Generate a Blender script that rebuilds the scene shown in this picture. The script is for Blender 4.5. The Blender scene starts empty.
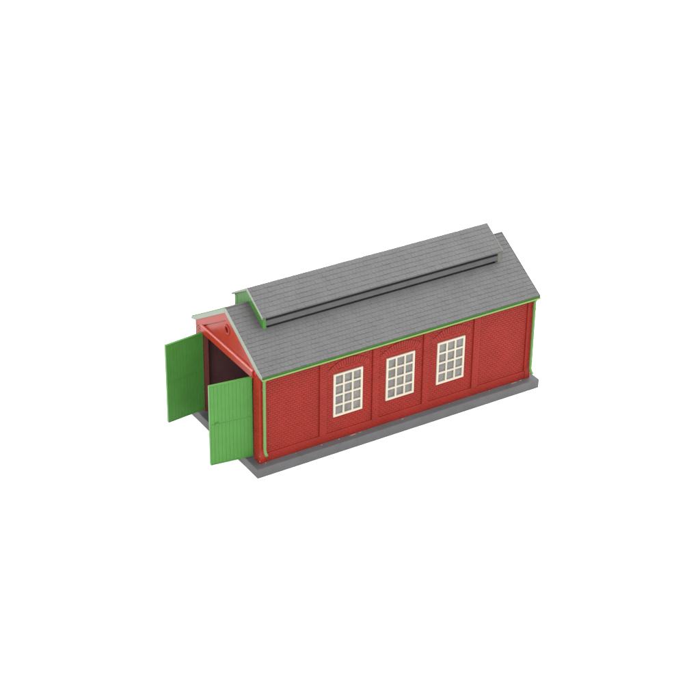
import bpy, bmesh, math, random
from mathutils import Vector, Matrix
random.seed(7)
scene = bpy.context.scene
COL = scene.collection
MM = 0.001
OX, OY = 80.0, 34.026            # all plans are drawn in millimetres from the slab corner; the shed's base centre becomes the origin

# ------------------------------------------------------------------ camera
AZ, EL, ROLL = 1.007, 0.521, 0.016
d = Vector((math.cos(EL)*math.cos(AZ), math.cos(EL)*math.sin(AZ), -math.sin(EL)))
r = d.cross(Vector((0, 0, 1))).normalized(); u = r.cross(d)
r2 = r*math.cos(ROLL)+u*math.sin(ROLL); u2 = -r*math.sin(ROLL)+u*math.cos(ROLL)
tgt = Vector((73.717-OX, 39.51-OY, 26.993))*MM
cam = bpy.data.cameras.new('camera'); camo = bpy.data.objects.new('camera', cam); COL.objects.link(camo)
mw = Matrix((( r2.x, u2.x, -d.x, 0), (r2.y, u2.y, -d.y, 0), (r2.z, u2.z, -d.z, 0), (0, 0, 0, 1)))
mw.translation = tgt-d*(895.09*MM)
camo.matrix_world = mw
cam.sensor_width = 36.0; cam.lens = 1849.78/700*36.0
cam.clip_start = 0.02; cam.clip_end = 60
scene.camera = camo

# ------------------------------------------------------------------ world (white studio tent) and lamps
w = bpy.data.worlds.new('World'); scene.world = w; w.use_nodes = True
bg = w.node_tree.nodes['Background']; bg.inputs['Color'].default_value = (1, 1, 1, 1); bg.inputs['Strength'].default_value = 1.95

def softbox(name, loc, target, size, watts, color=(1, 1, 1)):
    l = bpy.data.lights.new(name, 'AREA'); l.shape = 'SQUARE'; l.size = size; l.energy = watts; l.color = color
    o = bpy.data.objects.new(name, l); COL.objects.link(o); o.location = loc
    o.rotation_euler = (Vector(target)-Vector(loc)).to_track_quat('-Z', 'Y').to_euler()
    return o
softbox('softbox_overhead', (0.22, 0.0, 0.56), (0, 0, 0.03), 0.5, 4.4)
softbox('softbox_front', (-1.05, 0.95, 0.78), (-0.05, 0, 0.03), 0.5, 8)
softbox('added_fill_light', (-0.75, -0.85, 0.75), (-0.05, 0, 0.03), 0.6, 9)  # unseen lamp, added to lift the left door and the ground

scene.view_settings.view_transform = 'Standard'; scene.view_settings.look = 'None'
scene.view_settings.exposure = 0; scene.view_settings.gamma = 1
scene.render.engine = 'CYCLES'
scene.render.resolution_x = scene.render.resolution_y = 1024

# ------------------------------------------------------------------ materials
def plastic(name, col, rough=0.5, spec=0.1, var=0.10, grain=0.10, scale=900, blotch=120):
    m = bpy.data.materials.new(name); m.use_nodes = True
    nt = m.node_tree; N = nt.nodes; L = nt.links; b = N['Principled BSDF']
    tc = N.new('ShaderNodeTexCoord')
    n1 = N.new('ShaderNodeTexNoise'); n1.inputs['Scale'].default_value = blotch; n1.inputs['Detail'].default_value = 6; n1.inputs['Roughness'].default_value = .65
    L.new(tc.outputs['Object'], n1.inputs['Vector'])
    rp = N.new('ShaderNodeMapRange'); rp.inputs['From Min'].default_value = .3; rp.inputs['From Max'].default_value = .7
    rp.inputs['To Min'].default_value = 1-var; rp.inputs['To Max'].default_value = 1+var
    L.new(n1.outputs['Fac'], rp.inputs['Value'])
    mx = N.new('ShaderNodeVectorMath'); mx.operation = 'SCALE'; mx.inputs[0].default_value = col
    L.new(rp.outputs['Result'], mx.inputs['Scale']); L.new(mx.outputs['Vector'], b.inputs['Base Color'])
    n2 = N.new('ShaderNodeTexNoise'); n2.inputs['Scale'].default_value = scale; n2.inputs['Detail'].default_value = 4
    L.new(tc.outputs['Object'], n2.inputs['Vector'])
    bp = N.new('ShaderNodeBump'); bp.inputs['Strength'].default_value = grain; bp.inputs['Distance'].default_value = 0.0004
    L.new(n2.outputs['Fac'], bp.inputs['Height']); L.new(bp.outputs['Normal'], b.inputs['Normal'])
    rr = N.new('ShaderNodeMapRange'); rr.inputs['To Min'].default_value = rough-.08; rr.inputs['To Max'].default_value = rough+.12
    L.new(n1.outputs['Fac'], rr.inputs['Value']); L.new(rr.outputs['Result'], b.inputs['Roughness'])
    b.inputs['Specular IOR Level'].default_value = spec
    return m
LEDGE = plastic('highlight_red_plastic', (0.255, 0.0260, 0.0150), rough=.24, spec=.5)  # brighter, glossier copy of the red for the lintel edge's highlight
JAMB = plastic('shaded_jamb_red', (0.105, 0.030, 0.026), rough=.55, spec=.1)  # darker copy of the wall red; the doorway's shade is in the colour
RED = plastic('red_plastic', (0.172, 0.0145, 0.0098), rough=.42, spec=.10)
REDGLOSS = plastic('glossy_red_plastic', (0.190, 0.0160, 0.0085), rough=.28, spec=.14)
DARKRED = plastic('interior_shade_red', (0.070, 0.030, 0.031), rough=.6, spec=.1)  # dim interior put into the colour as a darker, greyer red
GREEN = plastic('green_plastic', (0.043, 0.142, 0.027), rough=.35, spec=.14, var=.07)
GUTGREEN = plastic('light_green_plastic', (0.112, 0.185, 0.050), rough=.35, spec=.2, var=.07)
PIPEGREEN = plastic('pale_green_plastic', (0.075, 0.155, 0.040), rough=.35, spec=.2, var=.07)
SLATE = plastic('slate_grey_plastic', (0.0720, 0.0710, 0.0713), rough=.5, spec=.12, var=.12)
SLAB = plastic('base_grey_plastic', (0.0735, 0.0730, 0.0755), rough=.45, spec=.12, var=.10)
PALE = plastic('pale_verge_plastic', (0.155, 0.175, 0.143), rough=.45, spec=.15, var=.08)
CREAM = plastic('cream_plastic', (0.350, 0.322, 0.262), rough=.45, spec=.15, var=.04)
FLECK = plastic('glue_fleck', (0.19, 0.085, 0.078), rough=.3, spec=.3, var=.3, blotch=500)
POST = plastic('grey_olive_plastic', (0.105, 0.107, 0.085), rough=.45, spec=.15, var=.1)
PANE = plastic('window_pane', (0.140, 0.134, 0.122), rough=.22, spec=.4, var=.35, grain=.12, scale=260, blotch=260)
PANE.node_tree.nodes['Principled BSDF'].inputs['Transmission Weight'].default_value = 0.35
WHITE = plastic('white_ground', (0.95, 0.95, 0.95), rough=.8, spec=.05, var=.005, grain=.0, blotch=5)

# ------------------------------------------------------------------ mesh helpers (millimetres)
class MB:
    def __init__(s): s.v = []; s.f = []
    def add(s, vs, fs):
        n = len(s.v); s.v += [tuple(v) for v in vs]; s.f += [tuple(i+n for i in f) for f in fs]
    def box(s, x0, x1, y0, y1, z0, z1):
        s.add([(x, y, z) for x in (x0, x1) for y in (y0, y1) for z in (z0, z1)],
              [(0, 1, 3, 2), (4, 6, 7, 5), (0, 4, 5, 1), (2, 3, 7, 6), (0, 2, 6, 4), (1, 5, 7, 3)])
    def prism(s, poly, axis, t0, t1):
        n = len(poly)
        def P(a, b, t): return (t, a, b) if axis == 'x' else ((a, t, b) if axis == 'y' else (a, b, t))
        vs = [P(a, b, t0) for a, b in poly]+[P(a, b, t1) for a, b in poly]
        s.add(vs, [tuple(range(n)), tuple(range(2*n-1, n-1, -1))]+[(i, (i+1) % n, n+(i+1) % n, n+i) for i in range(n)])
    def slabcells(s, us, vs_, hole, axis, t0, t1):
        """a wall panel with openings as one closed skin"""
        def P(a, b, t): return (t, a, b) if axis == 'x' else (a, t, b)
        nu, nv = len(us)-1, len(vs_)-1
        sol = lambda i, j: 0 <= i < nu and 0 <= j < nv and not hole((us[i]+us[i+1])/2, (vs_[j]+vs_[j+1])/2)
        idx = {}
        def vi(i, j, k):
            if (i, j, k) not in idx:
                idx[(i, j, k)] = len(s.v); s.v.append(P(us[i], vs_[j], (t0, t1)[k]))
            return idx[(i, j, k)]
        for i in range(nu):
            for j in range(nv):
                if not sol(i, j): continue
                for k in (0, 1): s.f.append((vi(i, j, k), vi(i+1, j, k), vi(i+1, j+1, k), vi(i, j+1, k)))
                for (di, dj, a, b) in ((-1, 0, (i, j), (i, j+1)), (1, 0, (i+1, j), (i+1, j+1)), (0, -1, (i, j), (i+1, j)), (0, 1, (i, j+1), (i+1, j+1))):
                    if not sol(i+di, j+dj): s.f.append((vi(*a, 0), vi(*b, 0), vi(*b, 1), vi(*a, 1)))
    def tube(s, pts, rad, n=14, caps=True):
        pts = [Vector(p) for p in pts]; base = len(s.v)
        for i, p in enumerate(pts):
            t = (pts[min(i+1, len(pts)-1)]-pts[max(i-1, 0)]).normalized()
            a = t.cross(Vector((0.3, 1, 0.1))).normalized(); b = t.cross(a)
            rr = rad[i] if isinstance(rad, (list, tuple)) else rad
            for k in range(n):
                q = p+a*(rr*math.cos(2*math.pi*k/n))+b*(rr*math.sin(2*math.pi*k/n)); s.v.append(tuple(q))
        for i in range(len(pts)-1):
            for k in range(n):
                s.f.append((base+i*n+k, base+i*n+(k+1) % n, base+(i+1)*n+(k+1) % n, base+(i+1)*n+k))
        if caps:
            s.f.append(tuple(base+k for k in range(n))); s.f.append(tuple(base+(len(pts)-1)*n+k for k in reversed(range(n))))
    def lathe_x(s, cy, cz, prof, n=28):
        """profile of (x, radius) turned round an axis along x"""
        base = len(s.v); m = len(prof)
        for x, rr in prof:
            for k in range(n):
                s.v.append((x, cy+rr*math.cos(2*math.pi*k/n), cz+rr*math.sin(2*math.pi*k/n)))
        for i in range(m):
            j = (i+1) % m
            for k in range(n):
                s.f.append((base+i*n+k, base+i*n+(k+1) % n, base+j*n+(k+1) % n, base+j*n+k))
    def build(s, name, mat, parent=None, bevel=0, smooth=False, seg=2):
        me = bpy.data.meshes.new(name)
        me.from_pydata([((x-OX)*MM, (y-OY)*MM, z*MM) for x, y, z in s.v], [], s.f)
        bm = bmesh.new(); bm.from_mesh(me); bmesh.ops.recalc_face_normals(bm, faces=bm.faces); bm.to_mesh(me); bm.free()
        me.materials.append(mat)
        o = bpy.data.objects.new(name, me); COL.objects.link(o)
        if parent: o.parent = parent
        if smooth:
            for p in me.polygons: p.use_smooth = True
        if bevel:
            b = o.modifiers.new('bevel', 'BEVEL'); b.width = bevel*MM; b.segments = seg; b.limit_method = 'ANGLE'; b.angle_limit = math.radians(40)
        return o

# ------------------------------------------------------------------ the setting
g = MB(); g.add([(-4000, -4000, -.03), (4000, -4000, -.03), (4000, 4000, -.03), (-4000, 4000, -.03)], [(0, 1, 2, 3)])
go = g.build('ground', WHITE); go['kind'] = 'structure'

# ------------------------------------------------------------------ the engine shed
shed = bpy.data.objects.new('engine_shed', None); COL.objects.link(shed)
shed.empty_display_size = .02
shed['label'] = 'red brick model engine shed with grey tiled roof and open green double doors'
shed['category'] = 'model building'

W = 68.05; YC = W/2; HS = 4.8
YN, YF = 3.7, W-3.7              # faces of the two long walls
X0, X1 = 3.3, 156.3              # faces of the gable walls
EY, EZ, RZ = 0.6, 52.2, 72.15    # eave and ridge of the roof's upper surface
TAN = (RZ-EZ)/(YC-EY); COS = 1/math.hypot(1, TAN)
RX0, RX1 = 2.9, 157.2
roofz = lambda y: RZ-TAN*abs(y-YC)

m = MB(); m.box(0, 160, 0, W, 0, HS)
m.build('base_slab', SLAB, shed, bevel=.35)

# ---- brick facing: rows of single raised bricks, split round openings
BH, BL, MO = 1.17, 2.35, .20
def bricks(mb, axis, t_core, t_face, rect, holes=(), phase=0, limit=None):
    """rect = (u0,u1,v0,v1); holes = functions v0,v1 -> list of (ua,ub) not to be covered"""
    u0, u1, v0, v1 = rect
    rows = max(1, round((v1-v0)/BH)); h = (v1-v0)/rows
    for k in range(rows):
        a, b = v0+k*h+MO/2, v0+(k+1)*h-MO/2
        spans = [(u0, u1)]
        if limit:
            l = limit(b)
            if l is None: continue
            spans = [(max(u0, l[0]), min(u1, l[1]))]
        for hf in holes:
            for (ha, hb) in hf(a, b):
                ns = []
                for (sa, sb) in spans:
                    if hb <= sa or ha >= sb: ns.append((sa, sb)); continue
                    if ha > sa: ns.append((sa, ha))
                    if hb < sb: ns.append((hb, sb))
                spans = ns
        off = (k % 2)*BL/2
        for (sa, sb) in spans:
            i = math.floor((sa-off)/BL)
            while True:
                x = i*BL+off; i += 1
                if x >= sb: break
                p, q = max(x+MO/2, sa), min(x+BL-MO/2, sb)
                if q-p < .25: continue
                j = random.uniform(-.03, .03)
                tf = t_face+j; c = .07
                def P(aa, bb, t): return (t, aa, bb) if axis == 'x' else (aa, t, bb)
                mb.add([P(p, a, t_core), P(q, a, t_core), P(q, b, t_core), P(p, b, t_core),
                        P(p+c, a+c, tf), P(q-c, a+c, tf), P(q-c, b-c, tf), P(p+c, b-c, tf)],
                       [(4, 5, 6, 7), (0, 1, 5, 4), (1, 2, 6, 5), (2, 3, 7, 6), (3, 0, 4, 7)])

# ---- long walls
PIL = [35.2, 64.0, 92.3, 121.2]; PW = 3.7
WX = [42.8, 71.7, 100.46]; WW = 15.86; WZ0, WZ1 = 17.3, 40.2
WTOP = 51.0; PLZ = 9.3
def arch_geo(xc): return xc, 30.2, 13.9, 17.0, math.radians(41)      # centre x, centre z, inner and outer radius, half angle
def make_side(sign):
    yy = (lambda q: YN+q) if sign > 0 else (lambda q: YF-q)          # q: depth behind the wall's face
    m = MB()
    us = sorted([X0+.02, X1-.02]+[x for a in WX for x in (a+.3, a+WW-.3)])
    vs = [HS-.5, WZ0+.3, WZ1-.3, WTOP]
    hole = lambda x, z: any(a < x < a+WW for a in WX) and WZ0 < z < WZ1
    m.slabcells(us, vs, hole, 'y', yy(.95), yy(2.6))
    # raised piers and plinth carry bricks nearer to the viewer than the panels
    piers = [(X0, 7.2)]+[(p, p+PW) for p in PIL]+[(153.0, 155.0)]
    for a, b in piers: m.box(a, b, yy(.2), yy(1.1), PLZ, WTOP-.1)
    m.box(X0, X1+.7, yy(.5), yy(1.1), HS-.4, PLZ)
    for a, b in piers: bricks(m, 'y', yy(.2), yy(.07), (a+.02, b-.02, PLZ, WTOP-.1))
    bricks(m, 'y', yy(.5), yy(.4), (X0, X1+.7, HS, PLZ-.05))
    def arc_hole(k):
        xc, zc, ri, ro, ha = arch_geo(WX[k]+WW/2+.6)
        def f(a, b):
            z = (a+b)/2
            if z < zc+ri*math.cos(ha)-1 or z > zc+ro: return []
            xo = math.sqrt(max(0, (ro+.15)**2-(z-zc)**2)); xo = min(xo, (ro+.15)*math.sin(ha))
            xi = math.sqrt(max(0, (ri-.1)**2-(z-zc)**2)) if z < zc+ri else 0
            if xi >= xo: return []
            return [(xc-xo, xc-xi), (xc+xi, xc+xo)]
        return f
    def win_hole(k):
        return lambda a, b: [(WX[k]-.35, WX[k]+WW+.35)] if (b > WZ0-.35 and a < WZ1+.35) else []
    ends = [7.2]+[p+PW for p in PIL]
    stops = PIL+[153.0]
    for i, (a, b) in enumerate(zip(ends, stops)):
        hs = [win_hole(i-1), arc_hole(i-1)] if 1 <= i <= 3 else []
        bricks(m, 'y', yy(.95), yy(.78), (a+.05, b-.05, PLZ+.1, WTOP-.15), hs)
    wall = m.build('side_wall', RED, shed)
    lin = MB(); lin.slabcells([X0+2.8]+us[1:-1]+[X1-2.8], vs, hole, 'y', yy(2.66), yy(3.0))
    lin.build('interior_shade_panel', DARKRED, wall)  # added panels; their colour holds the shade of the interior
    for k in range(3):
        xc, zc, ri, ro, ha = arch_geo(WX[k]+WW/2+.6)
        am = MB(); n = 17
        for i in range(n):
            t0 = -ha+2*ha*i/n+.007; t1 = -ha+2*ha*(i+1)/n-.007
            P = lambda rr, t: (xc+rr*math.sin(t), zc+rr*math.cos(t))
            q = random.uniform(-.05, .05)
            am.prism([P(ri, t0), P(ri, t1), P(ro, t1), P(ro, t0)], 'y', yy(1.0), yy(.60+q))
        am.build('window_arch', RED, wall)
    # windows
    for a in WX:
        f = MB(); st, br = 1.1, .88
        cw = (WW-2*st-2*br)/3; ch = (WZ1-WZ0-2*st-3*br)/4
        us = [a, a+st]; vs = [WZ0, WZ0+st]; open_u = []; open_v = []
        for i in range(3):
            x = a+st+i*(cw+br); open_u.append((x, x+cw)); us += [x, x+cw]
        for j in range(4):
            z = WZ0+st+j*(ch+br); open_v.append((z, z+ch)); vs += [z, z+ch]
        us = sorted(set(round(q, 4) for q in us+[a+WW])); vs = sorted(set(round(q, 4) for q in vs+[WZ1]))
        hole = lambda x, z: any(p < x < q for p, q in open_u) and any(p < z < q for p, q in open_v)
        f.slabcells(us, vs, hole, 'y', yy(.3), yy(1.05))
        wo = f.build('window', CREAM, shed, bevel=.10)
        p = MB(); p.box(a+.35, a+WW-.35, yy(.97), yy(1.45), WZ0+.35, WZ1-.35)
        p.build('pane', PANE, wo)
make_side(1); make_side(-1)

# ---- gable walls
DY0, DY1, DZ = 9.3, 57.4, 48.2   # door opening
def plate(outer, holes, t0, t1, name, mat, parent):
    bm = bmesh.new(); es = []
    for loop in [outer]+holes:
        vs = [bm.verts.new(((t0-OX)*MM, (a-OY)*MM, b*MM)) for a, b in loop]
        es += [bm.edges.new((vs[i], vs[(i+1) % len(vs)])) for i in range(len(vs))]
    res = bmesh.ops.triangle_fill(bm, use_beauty=True, use_dissolve=False, edges=es)
    ex = bmesh.ops.extrude_face_region(bm, geom=[f for f in res['geom'] if isinstance(f, bmesh.types.BMFace)])
    for v in ex['geom']:
        if isinstance(v, bmesh.types.BMVert): v.co.x += (t1-t0)*MM
    bmesh.ops.recalc_face_normals(bm, faces=bm.faces)
    me = bpy.data.meshes.new(name); bm.to_mesh(me); bm.free(); me.materials.append(mat)
    return me
def merge(mb, me):
    mb.add([(v.co.x/MM+OX, v.co.y/MM+OY, v.co.z/MM) for v in me.vertices], [tuple(p.vertices) for p in me.polygons]); bpy.data.meshes.remove(me)
UND = 2.3                        # roof build-up measured straight down
wallz = lambda y: roofz(y)-UND
RC = (33.6, 60.9)
circ = lambda rr, n=24: [(RC[0]+rr*math.cos(2*math.pi*k/n), RC[1]+rr*math.sin(2*math.pi*k/n)) for k in range(n)]

m = MB()
merge(m, plate([(YN+.1, HS-.5), (DY0, HS-.5), (DY0, DZ), (DY1, DZ), (DY1, HS-.5), (YF-.1, HS-.5), (YF-.1, wallz(YF)), (YC, wallz(YC)), (YN+.1, wallz(YN))],
               [circ(1.35)], X0+1.0, X0+2.6, 'tmp', RED, None))
# piers either side of the doorway, with brick facing
for a, b in ((YN, DY0-.05), (DY1+.05, YF)):
    m.box(X0+.2, X0+1.1, a, b, HS-.4, 51.0 if a < 30 else 51.0)
    bricks(m, 'x', X0+.2, X0, (a, b, HS, 51.0))
# raking border
LT = 52.2
bd = 3.9
zb = LT-1.5; yb = (wallz(YC)-bd-zb)/TAN
m.prism([(YN+.02, zb), (YC-yb, zb), (YC, wallz(YC)-bd), (YC+yb, zb), (YF-.02, zb), (YF-.02, wallz(YF)-.02), (YC, wallz(YC)-.02), (YN+.02, wallz(YN)-.02)], 'x', X0+.02, X0+1.1)
yp = (wallz(YC)-bd-.65-LT-.1)/TAN
merge(m, plate([(YC-yp, LT+.1), (YC+yp, LT+.1), (YC, wallz(YC)-bd-.65)], [circ(1.5)], X0+.5, X0+1.1, 'tmp', RED, None))
front = m.build('gable_wall', REDGLOSS, shed)
m = MB(); m.prism([(X0-.75, DZ+.1), (X0-.75, LT-.5), (X0-.25, LT), (X0+.9, LT+.25), (X0+.9, DZ+.1)], 'y', DY0-.7, DY1+.4)
# the profile above is drawn in (x, z) and swept along y
m.v = [(a, t, b) for (a, t, b) in m.v]
m.build('lintel', REDGLOSS, front, bevel=.18)
m = MB(); m.prism([(X0-.80, LT-.56), (X0-.80, LT-.46), (X0-.26, LT+.06), (X0+.42, LT+.23), (X0+.42, LT+.05), (X0-.2, LT-.1)], 'y', DY0-.75, DY1+.45)
m.v = [(a, t, b) for (a, t, b) in m.v]
m.build('highlight_ledge', LEDGE, front, bevel=.03)  # thin glossy strip added over the lintel's chamfer to carry a highlight
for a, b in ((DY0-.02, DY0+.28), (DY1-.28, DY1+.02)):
    m = MB(); m.box(X0+.25, X0+2.75, a, b, HS+.02, DZ+.1); m.build('door_jamb', JAMB, front)  # thin plates on the reveals, coloured darker as shade
m = MB(); m.lathe_x(RC[0], RC[1], [(X0+1.05, 1.40), (X0+.25, 1.48), (X0-.12, 1.8), (X0-.12, 2.2), (X0+.15, 2.6), (X0+1.05, 2.75)])
m.build('roundel', REDGLOSS, front, smooth=True)
m = MB()
merge(m, plate([(YN+.1, HS-.5), (YF-.1, HS-.5), (YF-.1, wallz(YF)), (YC, wallz(YC)), (YN+.1, wallz(YN))], [], X1-2.6, X1-.2, 'tmp', RED, None))
bricks(m, 'x', X1-.2, X1, (YN, YF, HS, wallz(YC)), limit=lambda z: (YN, YF) if z < wallz(YN) else ((YC-(wallz(YC)-z)/TAN, YC+(wallz(YC)-z)/TAN) if z < wallz(YC) else None))
bk = m.build('gable_wall', RED, shed)
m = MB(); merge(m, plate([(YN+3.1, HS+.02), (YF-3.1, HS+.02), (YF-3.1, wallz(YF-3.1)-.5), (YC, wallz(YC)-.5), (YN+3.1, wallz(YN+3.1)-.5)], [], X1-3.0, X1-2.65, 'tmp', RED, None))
m.build('interior_shade_panel', DARKRED, bk)  # same shade-coloured panel, added inside the end wall

# ---- doors: vertical boards on a panel, split by a middle groove
def door(hx, hy, th, wd, tk, outer_sign, knob_side):
    ca, sa = math.cos(th), math.sin(th)
    def T(a, b, z): return (hx-a*ca-b*sa*0+b*sa, hy+a*sa+b*ca, z)     # a along the leaf from the hinge, b across it
    z0, z1, zm = 6.4, 48.35, 28.2
    m = MB()
    def lbox(a0, a1, b0, b1, c0, c1, ch=0):
        n = len(m.v); m.box(a0, a1, b0, b1, c0, c1)
        for i in range(n, len(m.v)): m.v[i] = T(*m.v[i])
    lbox(.05, wd-.05, -tk/2+.22, tk/2-.22, z0+.05, z1-.05)
    nb = 11; bw = (wd-.9)/nb
    for i in range(nb):
        a0, a1 = .45+i*bw, .45+(i+1)*bw
        for c0, c1 in ((z0+.5, zm-.36), (zm+.36, z1-.5)):
            j = random.uniform(-.02, .02)
            lbox(a0+.05, a1-.05, -tk/2+.10+j, tk/2-.10+j, c0, c1)
    for a0, a1, c0, c1 in ((0, .45, z0, z1), (wd-.45, wd, z0, z1), (.45, wd-.45, z0, z0+.45), (.45, wd-.45, z1-.45, z1)):
        lbox(a0, a1, -tk/2, tk/2, c0, c1)
    o = m.build('door', GREEN, shed, bevel=.06)
    k = MB()
    n = len(k.v); a, z = wd-3.4, zm-.3
    ys = outer_sign
    for rr, b0, b1 in ((1.0, 0, .25), (.7, .25, .75)):
        ring = [(a+rr*math.cos(t*math.pi/8), z+rr*math.sin(t*math.pi/8)) for t in range(16)]
        b0, b1 = ys*(tk/2-.08+b0), ys*(tk/2-.08+b1)
        v = [T(p, b0, q) for p, q in ring]+[T(p, b1, q) for p, q in ring]
        k.add(v, [tuple(range(16)), tuple(range(31, 15, -1))]+[(i, (i+1) % 16, 16+(i+1) % 16, 16+i) for i in range(16)])
    k.build('knob', GREEN, o, bevel=.08)
    return o
door(3.0, 57.4, -.114, 20.6, 1.3, 1, 0)
door(3.0, 10.0, .128, 20.7, 1.3, -1, 0)

# ---- tiled roofs
def tiles(mb, x0, x1, ye, ze, yr, zr, row, wid, th=.18, skip=None):
    """courses of single tiles from the eave (ye,ze) up to the ridge (yr,zr)"""
    L = math.hypot(yr-ye, zr-ze); dy, dz = (yr-ye)/L, (zr-ze)/L
    nx, nz = -dz*(1 if dy > 0 else -1), abs(dy)
    n = round(L/row); h = L/n
    def P(x, s, t): return (x, ye+dy*s+nx*t, ze+dz*s+nz*t)
    for k in range(n):
        s0, s1 = k*h, min(L, (k+1)*h+.1)
        off = (k % 2)*wid/2; i = 0; x = x0-off
        while x < x1-.02:
            a, b = max(x, x0)+.025, min(x+wid, x1)-.025
            x += wid
            if b-a < .15: continue
            if skip and skip((a+b)/2, P(0, (s0+s1)/2, 0)[1]): continue
            j = random.uniform(-.07, .07); sj = random.uniform(-.10, .10)
            mb.add([P(a, s0+sj, -.12), P(b, s0+sj, -.12), P(b, s0+sj+.05, th+j), P(a, s0+sj+.05, th+j), P(a, s1, -.12), P(b, s1, -.12), P(b, s1, .02), P(a, s1, .02)],
                   [(0, 1, 2, 3), (3, 2, 6, 7), (0, 3, 7, 4), (1, 5, 6, 2), (4, 7, 6, 5), (0, 4, 5, 1)])
def slope_core(mb, x0, x1, ye, ze, yr, zr, down):
    mb.prism([(ye, ze-.05), (yr, zr-.05), (yr, zr-down), (ye+(.9 if ye < yr else -.9), ze-.36+.3), (ye, ze-.36)], 'x', x0, x1)
m = MB()
E2 = .95; EZ2 = roofz(E2)-.25
SX0, SX1, SY = 16.9, 145.6, 12.95     # opening in the roof under the clerestory
slot = lambda x, y: SX0 < x < SX1 and abs(y-YC) < SY
for sg in (1, -1):
    q = lambda y: y if sg > 0 else W-y
    ys = YC-SY
    m.prism([(q(E2), EZ2-.05), (q(ys), roofz(ys)-.3), (q(ys), roofz(ys)-2.3), (q(E2+.9), EZ2-.06), (q(E2), EZ2-.36)], 'x', RX0+.5, RX1)
    for xa, xb in ((RX0+.5, SX0), (SX1, RX1)):
        m.prism([(q(ys), roofz(ys)-.3), (YC, RZ-.3), (YC, RZ-2.4), (q(ys), roofz(ys)-2.3)], 'x', xa, xb)
tiles(m, RX0+.25, RX1, E2, EZ2, YC, RZ-.25, 2.3, 2.05, skip=slot); tiles(m, RX0+.25, RX1, W-E2, EZ2, YC, RZ-.25, 2.3, 2.05, skip=slot)
roof = m.build('roof', SLATE, shed)
m = MB(); m.tube([(RX0+.5, YC, RZ-.2), (RX1, YC, RZ-.2)], .42, n=10); m.build('ridge', SLATE, roof, smooth=False)
for s in (1, -1):
    for (xa, xb) in ((RX0, RX0+.46), (RX1-.05, RX1+.3)):
        e = EY+.05 if s > 0 else W-EY-.05
        m = MB(); m.prism([(e, EZ+.02), (YC-s*.02, RZ+.02), (YC-s*.02, RZ-UND-.15), (e+s*3, roofz(e+s*3)-UND-.15), (e, EZ-1.2)], 'x', xa, xb)
        m.build('verge_board', PALE if xa < 50 else SLATE, roof, bevel=.08)

m = MB(); m.prism([(YC+.02, RZ+.04), (YC+.02, RZ+.42), (W-EY-.05, EZ+.42), (W-EY-.05, EZ+.04)], 'x', RX0-.04, RX0+.4)
m.build('verge_cap', GREEN, roof)

# ---- clerestory along the ridge
CX0, CX1 = 14.1, 147.6; CW = 14.4; CE, CR = 70.55, 79.4
CT = (CR-CE)/CW; clz = lambda y: CR-CT*abs(y-YC)
WI = 12.2; GX0, GX1 = CX0+1.2, CX1-.5
m = MB()
for s in (1, -1):
    y = YC-s*(WI-3.2)
    m.box(GX0+.5, GX1-.5, min(y, y+s), max(y, y+s), roofz(y)-7, clz(y)-.8)           # recessed inner wall
cl = m.build('clerestory', SLATE, shed)
for s in (1, -1):
    y = YC-s*WI; rz = roofz(y)
    m = MB(); m.box(GX0+1.45, GX1-1.55, min(y-s*1.0, y+s*.9), max(y-s*1.0, y+s*.9), rz+.4, rz+3.0)
    m.build('louvre', SLATE, cl, bevel=.12)
m = MB()
for s in (1, -1):
    ye = YC-s*CW
    m.prism([(ye, CE-.25), (YC, CR-.25), (YC, CR-1.15), (ye+s*.5, CE-.95), (ye, CE-.75)], 'x', CX0+.35, CX1)
    tiles(m, CX0+.2, CX1, ye, CE-.22, YC, CR-.22, 2.35, 2.05)
cr = m.build('clerestory_roof', SLATE, cl)
for s in (1, -1):
    ye = YC-s*(CW-.05)
    m = MB(); m.prism([(ye, CE+.03), (YC-s*.02, CR+.03), (YC-s*.02, CR-1.3), (ye, CE-.9)], 'x', CX0, CX0+.4)
    m.build('verge_board', PALE, cl, bevel=.06)
    m = MB(); m.prism([(ye, CE+.05), (YC-s*.02, CR+.05), (YC-s*.02, CR-1.3), (ye, CE-.9)], 'x', CX1-.05, CX1+.4)
    m.build('verge_board', POST, cl, bevel=.12)
for gx, sx, mt in ((GX0, 1, GREEN), (GX1, -1, POST)):
    m = MB(); nb = 18; bw = 2*WI/nb
    for i in range(nb):
        a, b = YC-WI+i*bw, YC-WI+(i+1)*bw
        for k, (p, q, x) in enumerate(((a+.12, b-.12, 0), (a, b, .22))):
            cuts = [p, q] if not (p < YC < q) else [p, YC, q]
            poly = [(c, roofz(c)-.6) for c in cuts]+[(c, clz(c)-1.0) for c in reversed(cuts)]
            m.prism(poly, 'x', gx+sx*x, gx+sx*(x+.6))
    m.build('end_panel', mt, cl)
    for s in (1, -1):
        y = YC-s*WI
        m = MB(); m.box(min(gx-sx*.12, gx+sx*1.5), max(gx-sx*.12, gx+sx*1.5), min(y-s*1.1, y+s*1.2), max(y-s*1.1, y+s*1.2), roofz(y)-1.3, clz(y)-1.6)
        m.build('corner_post', mt, cl, bevel=.12)

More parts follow.
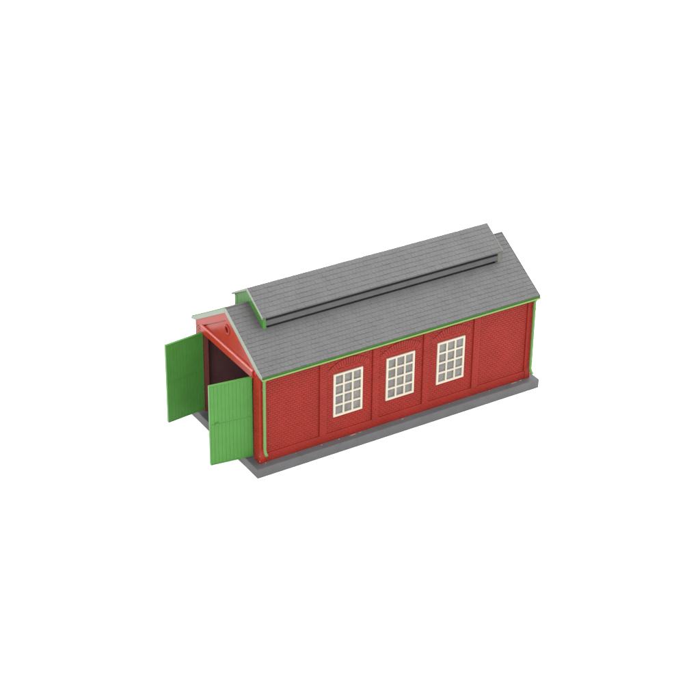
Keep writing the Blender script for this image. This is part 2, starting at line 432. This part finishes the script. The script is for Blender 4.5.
# ---- gutters and downpipes
for s in (1, -1):
    yy = lambda q: (q if s > 0 else W-q)
    m = MB()
    prof = [(-.2, 50.75), (-.2, 51.42), (0, 51.42), (0, 51.0), (.82, 51.0), (.82, 50.75)]
    m.prism([(yy(a), b) for a, b in prof], 'x', RX0+.1, RX1-.1)
    for xx in (RX0+.1, RX1-.1-.35): m.box(xx-.03, xx+.38, min(yy(-.21), yy(.8)), max(yy(-.21), yy(.8)), 50.73, 51.45)
    shade_mb = MB(); shade_mb.box(RX0+.7, RX1-.1, min(yy(.84), yy(1.4)), max(yy(.84), yy(1.4)), 50.5, 51.84)  # added strip; its darker green paints the shaded inside of the gutter
    shade_mb.build('gutter_shade_strip', GREEN, shed)
    gt = m.build('gutter', GUTGREEN, shed, bevel=.06)
def downpipe(x, y, s, zb):
    m = MB()
    m.tube([(x, y-s*1.2, 51.2), (x, y-s*1.1, 50.3), (x, y-s*.4, 49.3), (x, y, 48.4), (x, y, 47.5), (x, y, zb+2.6), (x, y-s*.15, zb+1.8), (x, y-s*.8, zb+.9), (x, y-s*1.9, zb+.1)],   .72)
    for z in (44.0, 14.5): m.tube([(x, y, z), (x, y, z+.9)], .81)
    o = m.build('downpipe', PIPEGREEN, shed, smooth=True)
    e = o.modifiers.new('split', 'EDGE_SPLIT'); e.split_angle = math.radians(50)
    for z in (43.9, 14.4):
        b = MB(); b.box(x-.35, x+.35, min(y, y+s*1.6), max(y, y+s*1.6), z+.2, z+.8); b.build('bracket', PIPEGREEN, o)
for s, q in ((1, 2.5), (-1, W-2.5)):
    downpipe(5.25, q, s, 10.2); downpipe(155.85, q, s, 8.6)

# ---- glue flecks along the foot of the near wall
R = random.Random(3)
def blob(x, y, z, rx, ry, rz):
    n = 7
    ring = [R.uniform(.6, 1.25) for _ in range(n)]
    vs = [(x+rx*ring[k]*math.cos(2*math.pi*k/n), y+ry*ring[k]*math.sin(2*math.pi*k/n), z) for k in range(n)]
    vs += [(x+.5*rx*ring[k]*math.cos(2*math.pi*k/n), y+.5*ry*ring[k]*math.sin(2*math.pi*k/n), z+rz) for k in range(n)]
    m = MB(); m.add(vs, [tuple(range(n-1, -1, -1)), tuple(range(n, 2*n))]+[(k, (k+1) % n, n+(k+1) % n, n+k) for k in range(n)])
    m.build('glue_fleck', FLECK, shed)
for x, l in ((22, .4), (36, .5), (45.5, .6), (53, 1.9), (57.5, 1.3), (81, .9), (108, .3), (132, .6), (146.5, 2.0), (151, .8), (6.2, .5)):
    blob(x, 3.45+R.uniform(-.25, .1), HS-.02, l, .3, R.uniform(.2, .5))
for z in (6.1, 8.9): blob(3.25+R.uniform(-.1, .1), 3.75, z, .22, .22, .5)
